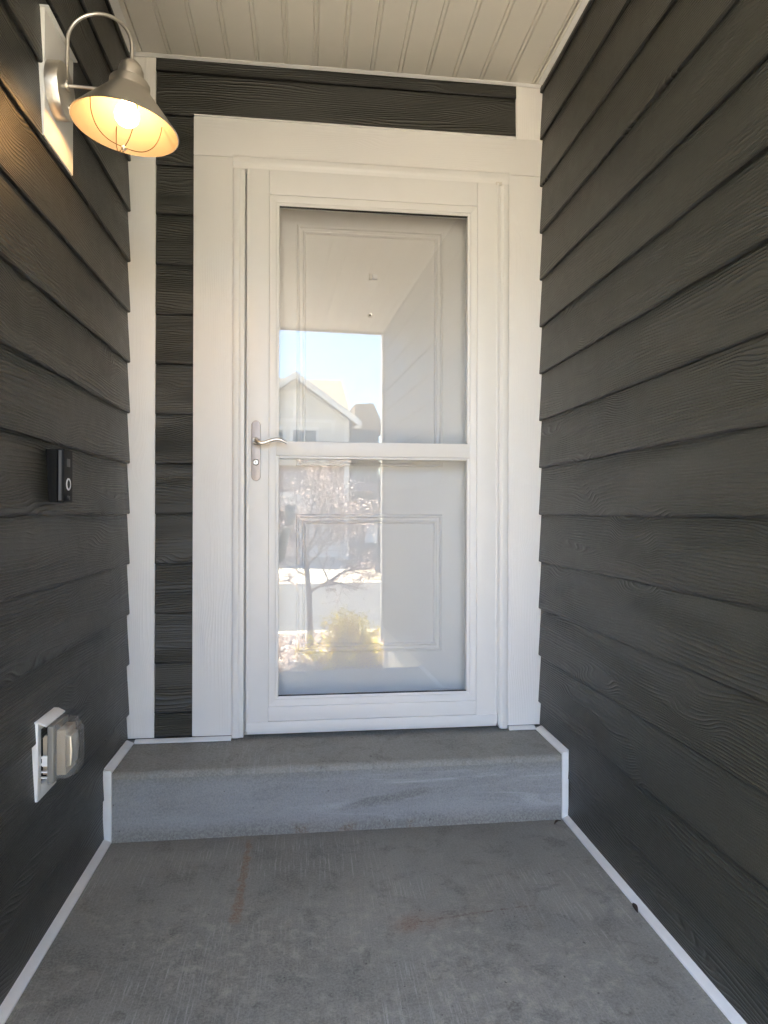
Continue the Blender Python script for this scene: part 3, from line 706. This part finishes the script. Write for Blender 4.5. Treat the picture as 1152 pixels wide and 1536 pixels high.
for z in (i_*.16+4.3 for i_ in range(9)):
    hw = (5.80-z)/sl*.98
    if hw > .1: B(AX-min(hw, AX-GL), AX+min(hw, GR-AX), FY+.03, FY, z, z+.03).obj('siding_lap', 'hwhite', hs)
B(AX-.06, AX+.06, FY+.05, FY, 4.4, 5.55).obj('gable_batten', 'htrim', hs)
B(GL, GR-.45, FY+.05, FY, 4.30, 4.42).obj('belly_band', 'htrim', hs); B(GR-.62, GR-.5, FY+.06, FY, 3.9, 4.42).obj('band_drop', 'htrim', hs)
B(GR-.14, GR+.02, FY+.04, FY, G0, 4.4).obj('corner_board', 'htrim', hs)
def hwindow(x0, x1, z0, z1, y=FY):
    w_ = MB().box(x0-.1, x1+.1, y+.001, y+.06, z1, z1+.12).box(x0-.1, x0, y+.001, y+.05, z0-.1, z1).box(x1, x1+.1, y+.001, y+.05, z0-.1, z1).box(x0, x1, y+.001, y+.05, z0-.1, z0).obj('window', 'htrim', hs)
    B(x0, x1, y+.001, y+.012, z0, z1).obj('pane', 'hglass', w_)
    B((x0+x1)/2-.02, (x0+x1)/2+.02, y+.013, y+.03, z0, z1).obj('mullion', 'htrim', w_)
hwindow(.25, 1.05, 3.1, 4.0); hwindow(1.42, 2.25, 3.1, 4.0)
B(GL-.05, GR+.05, FY+.08, FY, 2.72, 2.92).obj('belly_band', 'htrim', hs)
B(GL, GR-.15, FY+.03, FY, 1.75, 2.7).obj('lower_siding', 'hpink', hs)
gd = MB().box(-.35, 3.05, FY+.001, FY+.03, G0, 1.55).obj('garage_door', 'htrim', hs)
for k in range(1, 4): B(-.33, 3.03, FY+.031, FY+.034, G0+k*.57, G0+k*.57+.02).obj('panel_joint', 'hgrey', gd)
B(GL, GR, FY+.05, FY+.001, 1.56, 1.74).obj('garage_header', 'htrim', hs)
MB().poly([(3.45, FY, G0), (4.75, FY, G0), (4.75, FY, 1.72), (3.45, FY, 1.2)], (0, -3, 0)).obj('side_bay', 'hgrey', hs)
MB().box(3.56, 4.6, -27, FY-.2, G0, 4.1).obj('side_wall', 'hgrey', hs)
MB().poly([(3.7, FY-.1, 5.05), (4.45, FY-.5, 5.15), (4.95, FY-.5, 4.1), (3.7, FY-.1, 4.1)], (0, -5, 0)).obj('side_roof', 'shingle', hs)
MB().poly([(3.45, FY+.2, 1.75), (4.9, FY+.2, 1.72), (4.6, FY-1, 2.7), (3.45, FY-1, 2.7)], (0, 0, .08)).obj('bay_roof', 'hpink', hs)
B(4.06, 4.52, FY+.03, FY+.001, -.1, .62).obj('meter_box', 'htrim', hs)

# lamp post
lpst = empty('street_lamp', (3.62, -15.9, -.66), label='black lantern post on the far pavement, reflected at the wall edge', cat='street lamp')
MB().lathe([(.0001, 0), (.11, 0), (.11, .25), (.06, .3), (.045, .45), (.04, 2.5), (.06, 2.55), (.03, 2.6), (.07, 2.66)], (0, 0, 0), 'z', 16).obj('pole', 'postblack', lpst, smooth=True)
MB().lathe([(.07, 2.66), (.13, 2.95), (.13, 2.955)], (0, 0, 0), 'z', 6).obj('lantern_glass', 'lens', lpst)
MB().lathe([(.16, 2.955), (.05, 3.08), (.02, 3.12), (.0001, 3.18)], (0, 0, 0), 'z', 6).obj('lantern_roof', 'postblack', lpst)
mb = MB()
for k in range(6):
    a = k*math.pi/3; mb.tube([(.07*math.cos(a), .07*math.sin(a), 2.66), (.13*math.cos(a), .13*math.sin(a), 2.955)], .008, 5)
mb.obj('lantern_frame', 'postblack', lpst)

# ------------------------------------------------------------------ young tree
t = T('bark'); v = t.co()
t.fin(t.mix(t.noise(t.scaled(v, 8, 8, 2), 1, 5), (.10, .07, .06), (.17, .12, .105)), .8, t.bump(t.noise(t.scaled(v, 40, 40, 9), 1, 4), 1, .003)); MT['bark'] = t.m
def leaf_mat(name, a, b):
    t = T(name); g = t.n('ShaderNodeNewGeometry'); c = t.mix(g.outputs['Random Per Island'], a, b)
    t.t.nodes.remove(t.b); d = t.n('ShaderNodeBsdfDiffuse'); tl = t.n('ShaderNodeBsdfTranslucent'); mx = t.n('ShaderNodeMixShader'); mx.inputs[0].default_value = .62
    t.put(d.inputs[0], c); t.put(tl.inputs[0], c); t.put(mx.inputs[1], d.outputs[0]); t.put(mx.inputs[2], tl.outputs[0]); t.put(t.out.inputs[0], mx.outputs[0]); return t.m
MT['blossom'] = leaf_mat('blossom_buds', (.45, .30, .28), (.80, .70, .67))
MT['forsythia'] = leaf_mat('yellow_leaves', (.70, .52, .01), (1.0, .86, .07))
tr = empty('young_tree', (.955, -4.70, -.53), label='slim young tree with pinkish buds in gravel, reflected in the glass', cat='tree')
rr = random.Random(11)
trunk = MB(); twigs = MB(); buds = []
def branch(p, d, L, r, lev):
    n = 5; ps = [Vector(p)]; rs = [r]; q = Vector(p); d = d.normalized()
    for i in range(n):
        d = (d+Vector((rr.gauss(0, .12), rr.gauss(0, .12), rr.gauss(0, .09)+.02))).normalized()
        q = q+d*(L/n); ps.append(q.copy()); rs.append(max(.0022, r*(1-.5*(i+1)/n)))
    (trunk if lev < 1 else twigs).tube(ps, rs, 7 if lev < 2 else 4, cap=False)
    if lev >= 2:
        for p_ in ps[1:]:
            if rr.random() < .8: buds.append(p_+Vector((rr.gauss(0, .012), rr.gauss(0, .012), rr.gauss(0, .012))))
    if lev < 3:
        kids = (6, 6, 5)[lev]
        for k in range(kids):
            i = min(1+int((n-1)*(k+.7)/kids), n)
            dd = (ps[i]-ps[i-1]).normalized(); side = Vector((rr.uniform(-1, 1), rr.uniform(-1, 1), rr.uniform(-.45, .5))).normalized()
            branch(ps[i], dd*.7+side*.9, L*rr.uniform(.45, .72), rs[i]*.62, lev+1)
tp = [Vector(p) for p in ((0, 0, 0), (-.005, 0, .35), (-.02, 0, .7), (-.045, 0, .98), (-.05, .0, 1.12))]
trunk.tube(tp, [.036, .032, .030, .027, .024], 12, cap=False)
for (p_, d_, L_, r_) in ((tp[4], (-.45, 0, 1), .70, .017), (tp[4], (.35, .1, 1), .72, .016), (tp[2], (.85, .1, .70), .62, .019), (tp[3], (.75, -.2, .8), .75, .014),
                         (tp[3], (-.9, .1, .30), .55, .011), (tp[3]-Vector((0, 0, .1)), (-.8, -.1, .45), .45, .010), (tp[4], (.05, -.3, 1), .85, .014), (tp[4], (.75, .3, .75), .75, .013), (tp[4], (-.8, .3, .8), .7, .012)):
    branch(p_, Vector(d_), L_, r_, 0)
trunk.obj('trunk', 'bark', tr, smooth=True); twigs.obj('twigs', 'bark', tr)
mb = MB()
for p_ in buds:
    s_ = rr.uniform(.007, .016); a_ = Vector((rr.gauss(0, 1), rr.gauss(0, 1), rr.gauss(0, 1))).normalized(); b_ = a_.orthogonal().normalized()
    b = len(mb.v); mb.v += [tuple(p_-a_*s_), tuple(p_+b_*s_*.6), tuple(p_+a_*s_), tuple(p_-b_*s_*.6)]; mb.f.append((b, b+1, b+2, b+3))
mb.obj('crown', 'blossom', tr, kind='stuff')
# forsythia
bs = empty('yellow_bush', (1.30, -4.25, -.53), label='small round bush of bright yellow leaves at gravel edge, reflected', cat='bush')
mb = MB(); st_ = MB(); rr = random.Random(5)
for k in range(110):
    a = rr.uniform(0, 6.28); el = rr.uniform(.15, 1.5); L = rr.uniform(.28, .56)
    d = Vector((math.cos(a)*math.cos(el), math.sin(a)*math.cos(el), math.sin(el))); ps = [Vector((d.x*.03, d.y*.03, 0))]
    for i in range(1, 7):
        q = i/6; ps.append(Vector((d.x*L*q*1.0, d.y*L*q*1.0, d.z*L*1.08*q-.04*q*q)))
    st_.tube(ps, [.004]*3+[.0025]*4, 4, cap=False)
    for i in range(1, 7):
        for _ in range(20):
            p_ = ps[i]+Vector((rr.gauss(0, .03), rr.gauss(0, .03), rr.gauss(0, .03)))
            if p_.z < .02: continue
            s_ = rr.uniform(.011, .021); a_ = Vector((rr.gauss(0, 1), rr.gauss(0, 1), rr.gauss(0, 1))).normalized(); b_ = a_.orthogonal().normalized()
            b = len(mb.v); mb.v += [tuple(p_-a_*s_), tuple(p_+b_*s_*.5), tuple(p_+a_*s_), tuple(p_-b_*s_*.5)]; mb.f.append((b, b+1, b+2, b+3))
mb.obj('foliage', 'forsythia', bs, kind='stuff'); st_.obj('stems', 'bark', bs)

# ------------------------------------------------------------------ person taking the picture (seen only as a reflection) and phone
MT['jacket'] = plain_mat('grey_jacket', (.10, .11, .105), .8, scale=60); MT['jeans'] = plain_mat('dark_jeans', (.03, .035, .05), .85, scale=60)
MT['skin'] = plain_mat('skin', (.55, .34, .26), .5, scale=60); MT['hair'] = plain_mat('hair', (.04, .025, .018), .6, scale=90)
ps = empty('person', (.22, -2.98, -.497), label='person in grey jacket holding up a phone, reflected at the pane edge', cat='person')
def skin(name, verts, edges, radii, mat, parent, root=0, lvl=2):
    me = bpy.data.meshes.new(name); me.from_pydata(verts, edges, []); o = bpy.data.objects.new(name, me); COL.objects.link(o); o.parent = parent
    md = o.modifiers.new('skin', 'SKIN'); 
    if not me.skin_vertices:
        bm = bmesh.new(); bm.from_mesh(me); bm.verts.layers.skin.verify(); bm.to_mesh(me); bm.free()
    for i, r_ in enumerate(radii):
        sv = me.skin_vertices[0].data[i]; sv.radius = (r_, r_) if not isinstance(r_, tuple) else r_
        sv.use_root = (i == root)
    md.use_smooth_shade = True; s_ = o.modifiers.new('sub', 'SUBSURF'); s_.levels = s_.render_levels = lvl
    me.materials.append(MT[mat]); return o
# body: trousers and torso as one figure surface, jacket colour above
V_ = [(0, 0, .95), (0, 0, 1.08), (0, .01, 1.25), (0, .01, 1.40), (0, .0, 1.47), (0, .02, 1.54), (0, .035, 1.63), (0, .03, 1.72),
      (.17, .0, 1.41), (.27, .02, 1.18), (.36, .20, 1.17), (.415, .41, 1.43), (-.17, 0, 1.41), (-.24, -.03, 1.14), (-.22, .10, .92),
      (.10, 0, .90), (.11, .03, .50), (.11, 0, .10), (.12, .13, .04), (-.10, 0, .90), (-.12, .02, .50), (-.12, -.02, .10), (-.13, .11, .04)]
E_ = [(0, 1), (1, 2), (2, 3), (3, 4), (4, 5), (5, 6), (6, 7), (3, 8), (8, 9), (9, 10), (10, 11), (3, 12), (12, 13), (13, 14), (0, 15), (15, 16), (16, 17), (17, 18), (0, 19), (19, 20), (20, 21), (21, 22)]
Rr = [(.15, .11), (.14, .10), (.16, .11), (.14, .10), .06, .055, (.078, .095), .07, .065, .055, .048, .03, .065, .052, .038, .09, .062, .045, .04, .09, .062, .045, .04]
skin('body', V_, E_, Rr, 'jacket', ps)
MB().lathe([(.0001, .125), (.05, .115), (.085, .07), (.097, .0), (.09, -.06), (.085, -.09)], (0, .0, 1.68), 'z', 20).obj('hair', 'hair', ps, smooth=True)
# face skin patch, features and hand
fc = MB().lathe([(.0001, .09), (.03, .085), (.06, .055), (.075, .01), (.07, -.04), (.05, -.085), (.02, -.105), (.0001, -.108)], (0, .045, 1.63), 'z', 20).obj('face', 'skin', ps, smooth=True)
MB().poly([(-.012, .112, 1.60), (.012, .112, 1.60), (0, .112, 1.645)], (0, .02, 0)).obj('nose', 'skin', fc, bevel=.003)
for s_ in (-1, 1): MB().lathe([(.0001, .008), (.006, .006), (.009, 0)], (s_*.03, .115, 1.645), 'y', 12).obj('eye', 'hair', fc, smooth=True)
B(-.022, .022, .105, .118, 1.575, 1.582).obj('mouth', 'brown', fc, bevel=.002)
hx0, hy0, hz0 = .425, .435, 1.455
hv = [(hx0-.005, hy0-.02, hz0-.03), (hx0, hy0, hz0), (hx0+.005, hy0+.02, hz0+.04)]; he = [(0, 1), (1, 2)]; hr = [.026, .030, .028]
hd = skin('hand', hv, he, hr, 'skin', ps, lvl=2)
for k in range(4):
    z_ = hz0+.005+k*.019
    skin('finger', [(hx0+.01, hy0+.005, z_), (hx0+.045, hy0+.028, z_+.003), (hx0+.068-.003*abs(k-1.5), hy0+.044, z_+.004), (hx0+.064-.004*abs(k-1.5), hy0+.058, z_+.004)], [(0, 1), (1, 2), (2, 3)], [.010, .009, .008, .007], 'skin', hd, lvl=1)
skin('thumb', [(hx0-.01, hy0+.02, hz0+.0), (hx0-.022, hy0+.04, hz0+.03), (hx0-.015, hy0+.052, hz0+.055)], [(0, 1), (1, 2)], [.012, .010, .008], 'skin', hd, lvl=1)
ph = empty('phone', (0, 0, 0), label='dark phone held upright in the photographer\'s hand, reflected', cat='phone')
B(.618, .692, -2.516, -2.508, .945, 1.095).obj('phone_body', 'greyp', ph, bevel=.004)
B(.622, .650, -2.508, -2.505, 1.055, 1.090).obj('lens_island', 'black', ph, bevel=.003)
